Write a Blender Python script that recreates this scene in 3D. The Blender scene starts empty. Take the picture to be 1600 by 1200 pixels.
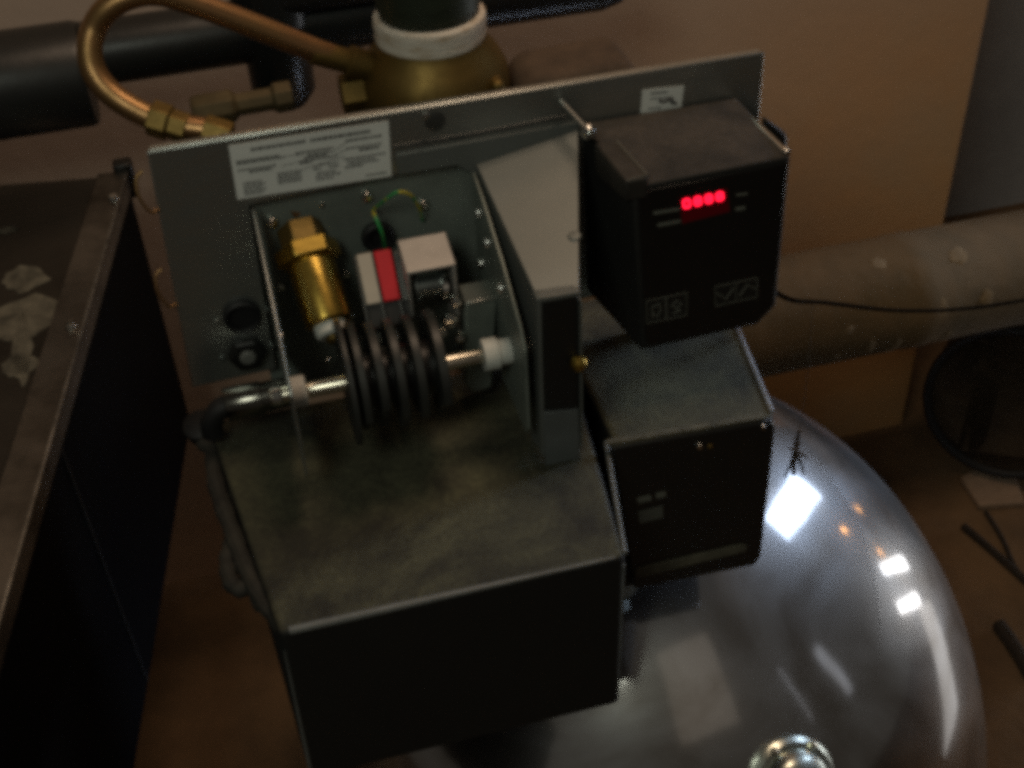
import bpy, bmesh, math, random
from mathutils import Vector, Matrix
random.seed(7)
S = bpy.context.scene
COL = S.collection

# ------------------------------------------------------------------ camera
CAM = Vector((.0571, -.8314, .4369)); YAW, PITCH, ROLL, FPX = .2314, .6925, -.0488, 2026.
FWD = Vector((math.sin(YAW)*math.cos(PITCH), math.cos(YAW)*math.cos(PITCH), -math.sin(PITCH)))
RT = Vector((math.cos(YAW), -math.sin(YAW), 0)); UP = RT.cross(FWD)
R2 = RT*math.cos(ROLL) + UP*math.sin(ROLL); U2 = UP*math.cos(ROLL) - RT*math.sin(ROLL)
cd = bpy.data.cameras.new('camera'); cam = bpy.data.objects.new('camera', cd); COL.objects.link(cam)
cd.sensor_width = 36; cd.lens = FPX/1600*36; cd.clip_start = .02; cd.clip_end = 60
m3 = Matrix((R2, U2, -FWD)).transposed()
cam.matrix_world = Matrix.Translation(CAM) @ m3.to_4x4()
S.camera = cam

def ray(x, y): return FWD + R2*((x-800)/FPX) + U2*((600-y)/FPX)
def at(x, y, ax, v):
    d = ray(x, y); t = (v-CAM[ax])/d[ax]; return CAM + d*t
def aty(x, y, v): return at(x, y, 1, v)
def atz(x, y, v): return at(x, y, 2, v)

# ------------------------------------------------------------------ world, lamps, exposure
FLOOR = -1.04
w = bpy.data.worlds.new('World'); S.world = w; w.use_nodes = True
bg = w.node_tree.nodes['Background']; bg.inputs[0].default_value = (.92, .82, .68, 1); bg.inputs[1].default_value = .040
def lamp(name, loc, target, sx, sy, energy, col):
    l = bpy.data.lights.new(name, 'AREA'); l.shape = 'RECTANGLE'; l.size = sx; l.size_y = sy; l.energy = energy; l.color = col
    o = bpy.data.objects.new(name, l); COL.objects.link(o); o.location = loc
    o.rotation_euler = (Vector(target)-Vector(loc)).to_track_quat('-Z', 'Y').to_euler(); return o
def strip_lamp(name, c, target, long_axis, length, width, energy, col, spread=180):
    l = bpy.data.lights.new(name, 'AREA'); l.shape = 'RECTANGLE'; l.size = length; l.size_y = width; l.energy = energy; l.color = col; l.spread = math.radians(spread)
    z = (Vector(c)-Vector(target)).normalized(); x = Vector(long_axis); x = (x-z*x.dot(z)).normalized(); y = z.cross(x)
    o = bpy.data.objects.new(name, l); COL.objects.link(o)
    o.matrix_world = Matrix.Translation(c) @ Matrix((x, y, z)).transposed().to_4x4(); return o
lamp('key_light', (-.42, -1.15, 1.0), (.2, .1, -.3), .40, .40, 3.8, (.95, 1, .84))  # unseen key added for the front faces; housing hides its tank reflection
lamp('window_light', (.55, -1.65, .85), (.25, 0, -.2), .8, 1.1, .26, (1, .84, .66))
strip_lamp('torch_light', (1.66, .32, .17), (.53, 0, -.48), (.31, .70, -.62), .76, .24, .95, (.62, .76, 1), 34)
strip_lamp('work_light', (2.36, .36, -.74), (.64, -.05, -.58), (-.1, .38, -.55), .56, .085, .30, (.93, .96, 1), 60)
strip_lamp('work_light', (2.40, .13, -.84), (.64, -.08, -.6), (-.13, .5, -.55), .48, .085, .34, (.95, .97, 1), 60)
strip_lamp('reflection_strip_light', (1.32, -.09, -.96), (.67, -.14, -.68), (.45, .23, 0), .46, .15, .050, (.95, .93, .9), 120)  # low lamp added out of frame for the strip reflection on the tank
lamp('doorway_light', (2.1, -1.12, .05), (.5, -.15, -.56), .12, .55, .06, (.9, .93, 1))
lamp('doorway_edge_light', (1.62, -1.42, .2), (.47, -.16, -.56), .03, .6, .02, (.9, .93, 1))
for p, q in (((2.3, .36, -.13), .35), ((2.25, .70, -.53), .12), ((2.35, .38, -.58), .2)):
    l = bpy.data.lights.new('bulb_light', 'POINT'); l.energy = q; l.color = (1, .45, .12); l.shadow_soft_size = .03
    o = bpy.data.objects.new('bulb_light', l); COL.objects.link(o); o.location = p
lamp('wall_fill_light', (.50, .07, 1.30), (.52, .5, -.6), .45, .45, 6.0, (1, .73, .51))  # unseen overhead lamp added to brighten the wall
vs = S.view_settings; vs.view_transform = 'Standard'; vs.look = 'None'; vs.exposure = .10; vs.gamma = 1; vs.use_curve_mapping = False
S.render.engine = 'CYCLES'
S.cycles.use_denoising = False
S.cycles.pixel_filter_type = 'BLACKMAN_HARRIS'; S.cycles.filter_width = 5.4
S.cycles.sample_clamp_indirect = 1.5; S.cycles.sample_clamp_direct = 2.2; S.cycles.caustics_reflective = False; S.cycles.caustics_refractive = False

# ------------------------------------------------------------------ materials
MATS = {}
def mat(name, col, rough=.5, metal=0., nscale=0, namt=0., col2=None, bump=0., bscale=60, ravar=0., stretch=None, emit=None, estr=0., thr=(.35, .65), spec=.5, detail=6, trans=0):
    if name in MATS: return MATS[name]
    m = bpy.data.materials.new(name); m.use_nodes = True; nt = m.node_tree; b = nt.nodes['Principled BSDF']
    N = nt.nodes.new; L = nt.links.new
    b.inputs['Base Color'].default_value = (*col, 1); b.inputs['Roughness'].default_value = rough; b.inputs['Metallic'].default_value = metal
    b.inputs['Specular IOR Level'].default_value = spec
    if trans: b.inputs['Transmission Weight'].default_value = trans
    tc = N('ShaderNodeTexCoord'); mp = N('ShaderNodeMapping'); L(tc.outputs['Object'], mp.inputs[0])
    if stretch: mp.inputs['Scale'].default_value = stretch
    if nscale:
        n = N('ShaderNodeTexNoise'); n.inputs['Scale'].default_value = nscale; n.inputs['Detail'].default_value = detail; n.inputs['Roughness'].default_value = .65
        L(mp.outputs[0], n.inputs[0])
        r = N('ShaderNodeMapRange'); r.inputs[1].default_value = thr[0]; r.inputs[2].default_value = thr[1]; r.inputs[3].default_value = 0; r.inputs[4].default_value = 1
        L(n.outputs[0], r.inputs[0])
        mx = N('ShaderNodeMix'); mx.data_type = 'RGBA'
        c2 = col2 or tuple(c*(1-namt) for c in col)
        mx.inputs[6].default_value = (*col, 1); mx.inputs[7].default_value = (*c2, 1)
        L(r.outputs[0], mx.inputs[0]); L(mx.outputs[2], b.inputs['Base Color'])
        if ravar:
            r2 = N('ShaderNodeMapRange'); r2.inputs[1].default_value = .3; r2.inputs[2].default_value = .7; r2.inputs[3].default_value = rough-ravar; r2.inputs[4].default_value = rough+ravar
            L(n.outputs[0], r2.inputs[0]); L(r2.outputs[0], b.inputs['Roughness'])
    if bump:
        n2 = N('ShaderNodeTexNoise'); n2.inputs['Scale'].default_value = bscale; n2.inputs['Detail'].default_value = 4
        L(mp.outputs[0], n2.inputs[0])
        bp = N('ShaderNodeBump'); bp.inputs['Strength'].default_value = bump; bp.inputs['Distance'].default_value = .004
        L(n2.outputs[0], bp.inputs['Height']); L(bp.outputs[0], b.inputs['Normal'])
    if emit:
        b.inputs['Emission Color'].default_value = (*emit, 1); b.inputs['Emission Strength'].default_value = estr
    MATS[name] = m; return m

def dusty(name, base, dust, lo=.3, hi=.62, scale=18, rough=.45):
    """dark plastic that carries a layer of dust on whatever faces up"""
    m = bpy.data.materials.new(name); m.use_nodes = True; nt = m.node_tree; b = nt.nodes['Principled BSDF']; N = nt.nodes.new; L = nt.links.new
    tc = N('ShaderNodeTexCoord'); g = N('ShaderNodeNewGeometry'); sp = N('ShaderNodeSeparateXYZ'); L(g.outputs['Normal'], sp.inputs[0])
    upm = N('ShaderNodeMapRange'); upm.inputs[1].default_value = .55; upm.inputs[2].default_value = .95; upm.inputs[3].default_value = .02; L(sp.outputs[2], upm.inputs[0])
    n = N('ShaderNodeTexNoise'); n.inputs['Scale'].default_value = scale; n.inputs['Detail'].default_value = 9; n.inputs['Roughness'].default_value = .68; n.inputs['Distortion'].default_value = .8
    L(tc.outputs['Object'], n.inputs[0])
    r = N('ShaderNodeMapRange'); r.inputs[1].default_value = lo; r.inputs[2].default_value = hi; r.inputs[3].default_value = .12; L(n.outputs[0], r.inputs[0])
    mu = N('ShaderNodeMath'); mu.operation = 'MULTIPLY'; L(upm.outputs[0], mu.inputs[0]); L(r.outputs[0], mu.inputs[1])
    fn = N('ShaderNodeTexNoise'); fn.inputs['Scale'].default_value = 260; fn.inputs['Detail'].default_value = 3; L(tc.outputs['Object'], fn.inputs[0])
    fr = N('ShaderNodeMapRange'); fr.inputs[1].default_value = .3; fr.inputs[2].default_value = .7; fr.inputs[3].default_value = .60; fr.inputs[4].default_value = 1.15; L(fn.outputs[0], fr.inputs[0])
    mu2 = N('ShaderNodeMath'); mu2.operation = 'MULTIPLY'; L(mu.outputs[0], mu2.inputs[0]); L(fr.outputs[0], mu2.inputs[1]); mu2.use_clamp = True
    mx = N('ShaderNodeMix'); mx.data_type = 'RGBA'; mx.inputs[6].default_value = (*base, 1); mx.inputs[7].default_value = (*dust, 1)
    L(mu2.outputs[0], mx.inputs[0]); L(mx.outputs[2], b.inputs['Base Color'])
    rr = N('ShaderNodeMapRange'); rr.inputs[3].default_value = rough; rr.inputs[4].default_value = .95; L(mu2.outputs[0], rr.inputs[0]); L(rr.outputs[0], b.inputs['Roughness'])
    bp = N('ShaderNodeBump'); bp.inputs['Strength'].default_value = .25; bp.inputs['Distance'].default_value = .002; L(fn.outputs[0], bp.inputs['Height']); L(bp.outputs[0], b.inputs['Normal'])
    MATS[name] = m; return m

STEEL = mat('galvanised_steel', (.50, .53, .51), .34, .92, 30, .25, bump=.06, bscale=14, ravar=.08, stretch=(1, 1, 3))
STEEL_D = mat('zinc_plated_steel', (.40, .44, .42), .42, 1, 25, .3, bump=.06, bscale=20, ravar=.08)
CHROME = mat('polished_chrome', (.82, .82, .78), .12, 1, 40, .15, bump=.03)
SHAFT = mat('bright_shaft_steel', (.90, .83, .68), .20, 1, 60, .2, bump=.03)
DARKSTEEL = mat('oiled_dark_steel', (.16, .165, .16), .38, .85, 40, .4, ravar=.1)
BRASS = mat('aged_brass', (.62, .42, .09), .33, 1, 35, .35, bump=.05, ravar=.1)
BRASS_D = mat('dirty_brass', (.27, .18, .055), .5, .85, 14, .5, bump=.15, bscale=40, ravar=.1)
COPPER = mat('tarnished_copper', (.44, .245, .115), .40, .9, 22, .45, col2=(.28, .17, .07), bump=.05, ravar=.1)
WHITEP = mat('white_nylon', (.72, .73, .68), .5, 0, 30, .12)
PTFE = mat('white_sealing_tape', (.78, .70, .60), .7, 0, 50, .4, col2=(.42, .28, .14), stretch=(1, 1, 4), thr=(.5, .75), bump=.3, bscale=150)
BLACKP = mat('black_plastic', (.012, .012, .011), .42, 0, 20, .3, bump=.05, ravar=.08)
BLACKR = mat('black_rubber', (.008, .008, .009), .6, 0, 20, .3)
PAPER = mat('white_label_paper', (.82, .82, .78), .6, 0, 12, .1)
INK = mat('black_ink', (.06, .06, .06), .7)
PRINT = mat('pale_panel_print', (.15, .155, .13), .6)
DUSTBOX = dusty('dusty_black_housing', (.005, .005, .0045), (.122, .118, .068), .36, .68, 10, rough=.7)
DUSTSIDE = dusty('dusty_side_housing', (.005, .005, .0045), (.122, .113, .065), .28, .64, 16, rough=.7)
DUSTCASE = dusty('dusty_controller_case', (.010, .010, .009), (.070, .058, .046), .42, .66, 16, rough=.7)

# ------------------------------------------------------------------ mesh helpers
class MB:
    def __init__(s): s.bm = bmesh.new()
    def prism(s, pts, off):
        off = Vector(off); bm = s.bm
        a = [bm.verts.new(Vector(p)) for p in pts]; b = [bm.verts.new(Vector(p)+off) for p in pts]; n = len(pts)
        bm.faces.new(a); bm.faces.new(b[::-1])
        for i in range(n): bm.faces.new((a[i], b[i], b[(i+1) % n], a[(i+1) % n]))
        return s
    def box(s, a, b):
        a, b = Vector(a), Vector(b)
        return s.prism([(a.x, a.y, a.z), (b.x, a.y, a.z), (b.x, b.y, a.z), (a.x, b.y, a.z)], (0, 0, b.z-a.z))
    def hull8(s, lo, hi):
        bm = s.bm; a = [bm.verts.new(Vector(p)) for p in lo]; b = [bm.verts.new(Vector(p)) for p in hi]; n = len(lo)
        bm.faces.new(a[::-1]); bm.faces.new(b)
        for i in range(n): bm.faces.new((a[i], a[(i+1) % n], b[(i+1) % n], b[i]))
        return s
    def tube(s, path, rad, seg=12, closed=False):
        bm = s.bm; path = [Vector(p) for p in path]; n = len(path)
        rads = rad if isinstance(rad, (list, tuple)) else [rad]*n
        t0 = (path[1]-path[0]).normalized(); ref = Vector((0, 0, 1)) if abs(t0.z) < .9 else Vector((1, 0, 0))
        u = t0.cross(ref).normalized(); rings = []
        for i, p in enumerate(path):
            if closed: t = path[(i+1) % n]-path[i-1]
            else: t = path[min(i+1, n-1)]-path[max(i-1, 0)]
            t.normalize(); u = (u-t*u.dot(t)).normalized(); v = t.cross(u)
            rings.append([bm.verts.new(p+(u*math.cos(k*2*math.pi/seg)+v*math.sin(k*2*math.pi/seg))*rads[i]) for k in range(seg)])
        for i in range(n if closed else n-1):
            A, B = rings[i], rings[(i+1) % n]
            for k in range(seg): bm.faces.new((A[k], A[(k+1) % seg], B[(k+1) % seg], B[k]))
        if not closed: bm.faces.new(rings[0][::-1]); bm.faces.new(rings[-1])
        return s
    def lathe(s, prof, org, axis=(0, 0, 1), seg=32):
        bm = s.bm; org = Vector(org); ax = Vector(axis).normalized(); ref = Vector((0, 0, 1)) if abs(ax.z) < .9 else Vector((1, 0, 0))
        u = ax.cross(ref).normalized(); v = ax.cross(u); rings = []
        for r, h in prof:
            if r < 1e-6: rings.append([bm.verts.new(org+ax*h)])
            else: rings.append([bm.verts.new(org+ax*h+(u*math.cos(k*2*math.pi/seg)+v*math.sin(k*2*math.pi/seg))*r) for k in range(seg)])
        for A, B in zip(rings, rings[1:]):
            for k in range(seg):
                k2 = (k+1) % seg
                if len(A) == 1 and len(B) > 1: bm.faces.new((A[0], B[k], B[k2]))
                elif len(B) == 1 and len(A) > 1: bm.faces.new((A[k], A[k2], B[0]))
                elif len(A) > 1: bm.faces.new((A[k], A[k2], B[k2], B[k]))
        if len(rings[0]) > 1: bm.faces.new(rings[0][::-1])
        if len(rings[-1]) > 1: bm.faces.new(rings[-1])
        return s
    def blob(s, c, rx, ry, rz, seg=14, jit=.12):
        res = bmesh.ops.create_icosphere(s.bm, subdivisions=2, radius=1)
        for v in res['verts']:
            k = 1+random.uniform(-jit, jit); v.co = Vector(c)+Vector((v.co.x*rx*k, v.co.y*ry*k, v.co.z*rz*k))
        return s
    def build(s, name, m, parent=None, smooth=True, bevel=0, bseg=2, sub=0, angle=35):
        bmesh.ops.recalc_face_normals(s.bm, faces=s.bm.faces)
        me = bpy.data.meshes.new(name); s.bm.to_mesh(me); s.bm.free(); me.materials.append(m)
        o = bpy.data.objects.new(name, me); COL.objects.link(o); o.parent = parent
        if bevel:
            b = o.modifiers.new('bevel', 'BEVEL'); b.width = bevel; b.segments = bseg; b.limit_method = 'ANGLE'; b.angle_limit = math.radians(30)
        if sub:
            q = o.modifiers.new('sub', 'SUBSURF'); q.levels = q.render_levels = sub
        if smooth:
            for p in me.polygons: p.use_smooth = True
            me.set_sharp_from_angle(angle=math.radians(angle))
        return o
def thing(name, label, cat, loc=(0, 0, 0), group=None):
    o = bpy.data.objects.new(name, None); COL.objects.link(o); o.empty_display_size = .05
    o['label'] = label; o['category'] = cat
    if group: o['group'] = group
    return o
def tag(o, label, cat, group=None):
    o['label'] = label; o['category'] = cat
    if group: o['group'] = group
    return o
def struct(o): o['kind'] = 'structure'; return o
def spline(pts, n=8):
    pts = [Vector(p) for p in pts]; P = [pts[0]*2-pts[1]]+pts+[pts[-1]*2-pts[-2]]; out = []
    for i in range(1, len(P)-2):
        for k in range(n):
            t = k/n; a, b, c, d = P[i-1], P[i], P[i+1], P[i+2]
            out.append(.5*((2*b)+(c-a)*t+(2*a-5*b+4*c-d)*t*t+(3*b-a-3*c+d)*t**3))
    out.append(pts[-1]); return out
X = Vector((1, 0, 0)); Y = Vector((0, 1, 0)); Z = Vector((0, 0, 1))

# ------------------------------------------------------------------ setting
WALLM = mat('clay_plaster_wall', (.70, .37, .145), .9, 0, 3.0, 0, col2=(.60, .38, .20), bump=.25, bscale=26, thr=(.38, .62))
def wall_tint(m):
    # beige mixed in towards the upper left of the orange wall colour
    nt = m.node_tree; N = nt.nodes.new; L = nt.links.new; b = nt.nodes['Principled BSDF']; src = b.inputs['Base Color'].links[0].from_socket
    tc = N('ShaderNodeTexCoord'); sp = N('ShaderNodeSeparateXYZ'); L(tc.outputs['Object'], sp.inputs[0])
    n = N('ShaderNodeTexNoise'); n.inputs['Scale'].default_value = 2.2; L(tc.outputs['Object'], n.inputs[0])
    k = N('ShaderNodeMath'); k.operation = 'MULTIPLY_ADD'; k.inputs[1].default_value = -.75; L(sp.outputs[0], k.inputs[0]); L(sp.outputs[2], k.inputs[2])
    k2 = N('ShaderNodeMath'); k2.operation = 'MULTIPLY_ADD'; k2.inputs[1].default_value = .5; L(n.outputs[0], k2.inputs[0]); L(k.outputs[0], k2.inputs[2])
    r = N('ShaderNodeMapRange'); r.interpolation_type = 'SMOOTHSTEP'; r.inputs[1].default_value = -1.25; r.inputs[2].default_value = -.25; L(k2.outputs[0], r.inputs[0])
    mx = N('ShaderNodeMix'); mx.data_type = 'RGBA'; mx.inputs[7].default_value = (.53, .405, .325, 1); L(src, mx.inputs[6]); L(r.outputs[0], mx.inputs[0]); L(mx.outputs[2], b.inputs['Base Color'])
wall_tint(WALLM)
GREYW = mat('grey_plaster_wall', (.48, .51, .55), .9, 0, 5, .25, bump=.3, bscale=40)
FLOORM = mat('brown_screed_floor', (.215, .130, .066), .85, 0, 5, .5, col2=(.10, .063, .035), bump=.4, bscale=55, detail=10)
WY = .6
corner = aty(1480, 330, WY)
o = MB().box((-3, -3, FLOOR-.1), (4, 2.2, FLOOR)).build('floor', FLOORM, smooth=False); struct(o)
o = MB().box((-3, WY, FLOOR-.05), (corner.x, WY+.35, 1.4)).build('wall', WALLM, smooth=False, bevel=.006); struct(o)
o = MB().box((corner.x-.4, 1.15, FLOOR-.05), (4, 1.25, 1.4)).build('wall_far', GREYW, smooth=False); struct(o)

# ------------------------------------------------------------------ mounting plate with cam mechanism
U = thing('cam_timer_unit', 'galvanised steel mounting plate with camshaft, brass plunger and red and white switches', 'machine')
BOX_TOP = -.2376
outline = [(.003, -.001), (.460, 0), (.462, -.195), (.243, -.197), (.2335, -.075), (.229, -.060), (.218, -.0515), (.1735, -.0515), (.064, -.0555), (.0605, -.2075), (-.006, -.210)]
plate = MB().prism([(x, 0, z) for x, z in outline], (0, .0025, 0)).build('mounting_plate', STEEL, U, bevel=.0008)
MB().box((.0045, .003, -.0035), (.4585, .009, -.0008)).build('top_lip', mat('bright_cut_edge', (.52, .53, .49), .3, .85, 30, .25), U, bevel=.0008)
MB().prism([(x, 0, z) for x, z in ((.1745, -.0335), (.3135, -.0315), (.3150, -.190), (.2440, -.193), (.2350, -.075), (.2300, -.0595), (.2190, -.0505), (.1745, -.0505))], (0, -.0022, 0)).build('front_panel', mat('dull_galvanised_sheet', (.185, .20, .19), .45, .45, 12, .15), U, bevel=.0006)
# dark strip paints the shade in the groove below the upper strip
MB().tube([(.173, .0021, -.0285), (.24, .0021, -.0285), (.303, .0021, -.0265)], .0030, 10).build('groove_shade', DARKSTEEL, plate)
MB().lathe([(.0028, 0), (.0028, .0012), (.002, .0022), (0, .0026)], aty(666, 180, 0), (0, -1, 0), 16).build('plate_screw', CHROME, plate)
MB().lathe([(.008, 0), (.006, .0006), (0, .0008)], aty(680, 190, 0), (0, -1, 0), 20).build('dimple_shade', DARKSTEEL, plate)  # dark disc paints the shade of a dimple
back = MB().box((.055, .010, -.235), (.243, .012, -.045)).build('back_panel', mat('green_grey_zinc', (.25, .285, .255), .45, .35, 25, .3, bump=.05, bscale=20), U)
def screw(c, r, parent, ax=(0, -1, 0), m=CHROME, name='screw'):
    return MB().lathe([(r, 0), (r, r*.4), (r*.75, r*.85), (0, r*1.0)], c, ax, 14).build(name, m, parent)
for q, r in (((572, 305), .0048), ((503, 319), .0022), ((424, 345), .0050), ((440, 447), .0034), ((660, 318), .005), ((540, 428), .0035)):
    screw(aty(*q, .010), r, back)
for q, r in (((541, 484), .0026), ((548, 493), .0026), ((512, 562), .0026), ((547, 553), .0024)):
    screw(aty(*q, -.012), r, back)
# grommet holes on the left strip
for q, r, k in (((378, 492), .0145, 0), ((386, 549), .0145, 1)):
    c = aty(*q, -.0004)
    if k == 0:
        MB().lathe([(r, 0), (r, .004), (r*.86, .006), (r*.74, .005), (r*.70, .0015), (0, .0012)], c, (0, -1, 0), 28).build('rubber_grommet', BLACKR, plate)
    else:
        g = MB().lathe([(r*1.08, 0), (r*1.08, .006), (r*.9, .008), (r*.50, .008), (r*.46, .004), (0, .004)], c, (0, -1, 0), 6).build('cable_gland', BLACKP, plate, bevel=.001)
        MB().lathe([(r*.44, .004), (r*.44, .009), (r*.3, .0105), (0, .0105)], c, (0, -1, 0), 18).build('gland_core', mat('grey_cable', (.17, .17, .155), .6), g)
    for s_ in (-1, 1):
        screw(c+X*(s_*r*1.35)+Z*(-.002 if s_ < 0 else .001), .0022, plate, m=STEEL_D)
# hooks on the left edge
for q in ((233, 322), (262, 470)):
    c = aty(*q, -.001)
    MB().tube(spline([c+Vector((.006, 0, -.004)), c+Vector((0, -.003, -.003)), c+Vector((-.005, -.002, .010)), c+Vector((-.004, .002, .022)), c+Vector((.001, .004, .026))]), .0013, 8).build('wire_hook', COPPER, U)
# label and sticker
def labelpt(c4, u, v, dy):
    TL, TR, BR, BL = c4; p = (TL*(1-u)+TR*u)*(1-v)+(BL*(1-u)+BR*u)*v; return p+Vector((0, dy, 0))
L4 = [aty(357, 228, -.0006), aty(607, 189, -.0006), aty(612, 275, -.0006), aty(371, 312, -.0006)]
lab = MB().prism(L4, (0, .0005, 0)).build('instruction_label', PAPER, U, smooth=False)
def bars(c4, rows, name, parent, words=True, m=INK):
    mb = MB()
    for u0, u1, v, h in rows:
        u = u0
        while u < u1-.004:
            l = min(u1-u, random.uniform(.012, .035)) if words else u1-u
            mb.prism([labelpt(c4, u, v, -.0001), labelpt(c4, u+l, v, -.0001), labelpt(c4, u+l, v+h, -.0001), labelpt(c4, u, v+h, -.0001)], (0, -.0001, 0))
            u += l+.006
    return mb.build(name, m, parent, smooth=False)
rows = [(.13, .47, .10, .055), (.50, .88, .10, .055), (.72, .95, .215, .04), (.03, .30, .29, .035), (.03, .33, .335, .03), (.40, .64, .30, .035), (.47, .62, .36, .035), (.45, .60, .41, .035), (.42, .66, .46, .03), (.42, .50, .50, .03), (.72, .95, .36, .03), (.80, .93, .41, .045),
        (.03, .27, .455, .03), (.10, .25, .50, .04), (.70, .97, .545, .03), (.72, .90, .60, .03), (.72, .93, .65, .03), (.70, .82, .70, .03), (.83, .97, .90, .03)]
rows += [(.05, .17+.02*(i % 2), .70+.052*i, .028) for i in range(5)] + [(.27, .42, .62+.045*i, .026) for i in range(5)] + [(.50, .66, .58+.0*i, .026) for i in range(1)] + [(.50, .55, .64, .03), (.60, .66, .64, .03), (.52, .64, .72, .03), (.51, .67, .78, .03), (.51, .62, .84, .03)]
pl = bars(L4, rows, 'printed_text', lab); pl['kind'] = 'stuff'
mb = MB()
for a, b in (((.30, .33), (.45, .36)), ((.30, .50), (.47, .47)), ((.62, .40), (.74, .24)), ((.64, .44), (.74, .38)), ((.40, .64), (.70, .50))):
    mb.tube([labelpt(L4, *a, -.0002), labelpt(L4, *b, -.0002)], .00022, 6)
mb.build('leader_lines', INK, lab)
S4 = [aty(1004, 141, -.0006), aty(1069, 134, -.0006), aty(1064, 171, -.0006), aty(1001, 177, -.0006)]
st = MB().prism(S4, (0, .0005, 0)).build('small_sticker', PAPER, U, smooth=False)
bars(S4, [(.2, .62, .13, .10), (.2, .75, .38, .07), (.18, .5, .80, .07)], 'printed_text', st, m=mat('faded_ink', (.2, .2, .2), .7))
mb = MB()
mb.tube([labelpt(S4, u, v, -.0002) for u, v in ((.42, .52), (.55, .58), (.66, .50), (.74, .50), (.80, .66), (.70, .62), (.86, .72))], .0013, 6)
mb.build('stamp_mark', INK, st)

# side flanges that carry the shaft
SY, SZ = -.100, -.154
XL, XR = .0665, .231
fl = [(0, -.058), (-.03, -.066), (-.085, -.088), (-.128, -.112), (-.140, -.125), (-.142, -.196), (-.135, -.206), (-.060, -.206), (0, -.196)]
fL = MB().prism([(XL-.001, y, z) for y, z in fl], (.002, 0, 0)).build('side_flange', STEEL, U, bevel=.0006)
fR = MB().prism([(XR-.001, y, z) for y, z in fl], (.002, 0, 0)).build('side_flange', MATS['green_grey_zinc'], U, bevel=.0006)
for y, z in ((-.020, -.083), (-.045, -.094), (-.082, -.110), (-.018, -.130)):
    screw((XR-.001, y, z), .0042, fR, (-1, 0, 0), CHROME, 'bolt')
screw((XL+.001, -.070, -.125), .003, fL, (1, 0, 0), CHROME, 'bolt')
# folded bracket: a tapering sheet that slopes forward from the plate, its left edge turned down
P1 = aty(737, 258, -.0026); P2 = aty(903, 203, -.0026); P3 = aty(905, 459, -.1405); P4 = aty(842, 470, -.1405); P5 = aty(850, 708, -.1405)
P1.x = max(P1.x, XR+.0025)
pn = (P4-P1).cross(P5-P1).normalized()
def onp(x, y):
    d_ = ray(x, y); return CAM+d_*((P1-CAM).dot(pn)/d_.dot(pn))
SHEET = mat('dull_galvanised_sheet', (.185, .20, .19), .45, .45)
fb = MB().prism([P1, P2, P3, P4], (0, 0, -.0016)).build('folded_bracket', SHEET, U, bevel=.0005)
fold = [P1+Vector((0, 0, -.0018)), P4+Vector((0, 0, -.0018)), P5, onp(832, 690), onp(818, 600), onp(806, 520), onp(770, 420)]
MB().prism(fold, pn*(.0016 if pn.x > 0 else -.0016)).build('turned_edge', SHEET, fb, bevel=.0004)
for q in ((893, 372),):
    pq = aty(*q, -.0026); k_ = (q[1]-203)/(459-203); pq = aty(*q, -.0026-.138*k_)
    MB().lathe([(.0050, 0), (.0040, .0010), (0, .0014)], P1.lerp(P4, k_).lerp(P2.lerp(P3, k_), (.93 if q[0] > 850 else .35)), (P2-P1).cross(P4-P1) if (P2-P1).cross(P4-P1).z > 0 else -(P2-P1).cross(P4-P1), 16).build('rivet', SHEET, fb)
# shaft, bushings and cams
sh = MB().lathe([(0, 0), (.0054, 0), (.0060, .001), (.0060, XR-.046), (.0052, XR-.0445), (0, XR-.0445)], (.052, SY, SZ), (1, 0, 0), 20).build('camshaft', SHAFT, U)
MB().lathe([(0, 0), (.0115, 0), (.0115, .009), (.0105, .010), (0, .010)], (XL+.0015, SY, SZ), (1, 0, 0), 22).build('bushing', WHITEP, sh)
MB().lathe([(0, 0), (.0120, 0), (.0120, .011), (.0098, .012), (.0098, .021), (0, .021)], (XR-.0225, SY, SZ), (1, 0, 0), 22).build('bushing', WHITEP, sh)
MB().lathe([(0, 0), (.007, 0), (.007, .006), (.0045, .009), (0, .010)], (.0655-.012, SY, SZ), (1, 0, 0), 18).build('end_nut', CHROME, sh)
def cam_disc(x, r, th, notch, m):
    prof = []
    for k in range(40):
        a = k/40*2*math.pi; rr = r
        if notch and abs((a-notch+math.pi) % (2*math.pi)-math.pi) < .55: rr = r*.78
        prof.append((x, SY+rr*math.cos(a), SZ+rr*math.sin(a)))
    return MB().prism(prof, (th, 0, 0)).build('cam', m, sh, bevel=.0007)
CAMM = mat('dark_grey_cam', (.030, .032, .030), .42, .1, 40, .3)
for x, r, th, nt, m in ((.1060, .0465, .0040, 0, CAMM), (.1135, .043, .0055, 4.0, CAMM), (.1265, .040, .0062, 3.7, CAMM), (.1400, .040, .0060, 0, CAMM), (.1540, .040, .0062, 4.3, CAMM), (.1700, .041, .0066, 3.9, CAMM)):
    cam_disc(x, r, th, nt, m)
MB().lathe([(.021, 0), (.021, .068), (0, .068)], (.108, SY, SZ), (1, 0, 0), 20).build('hub', BLACKP, sh)
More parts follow.
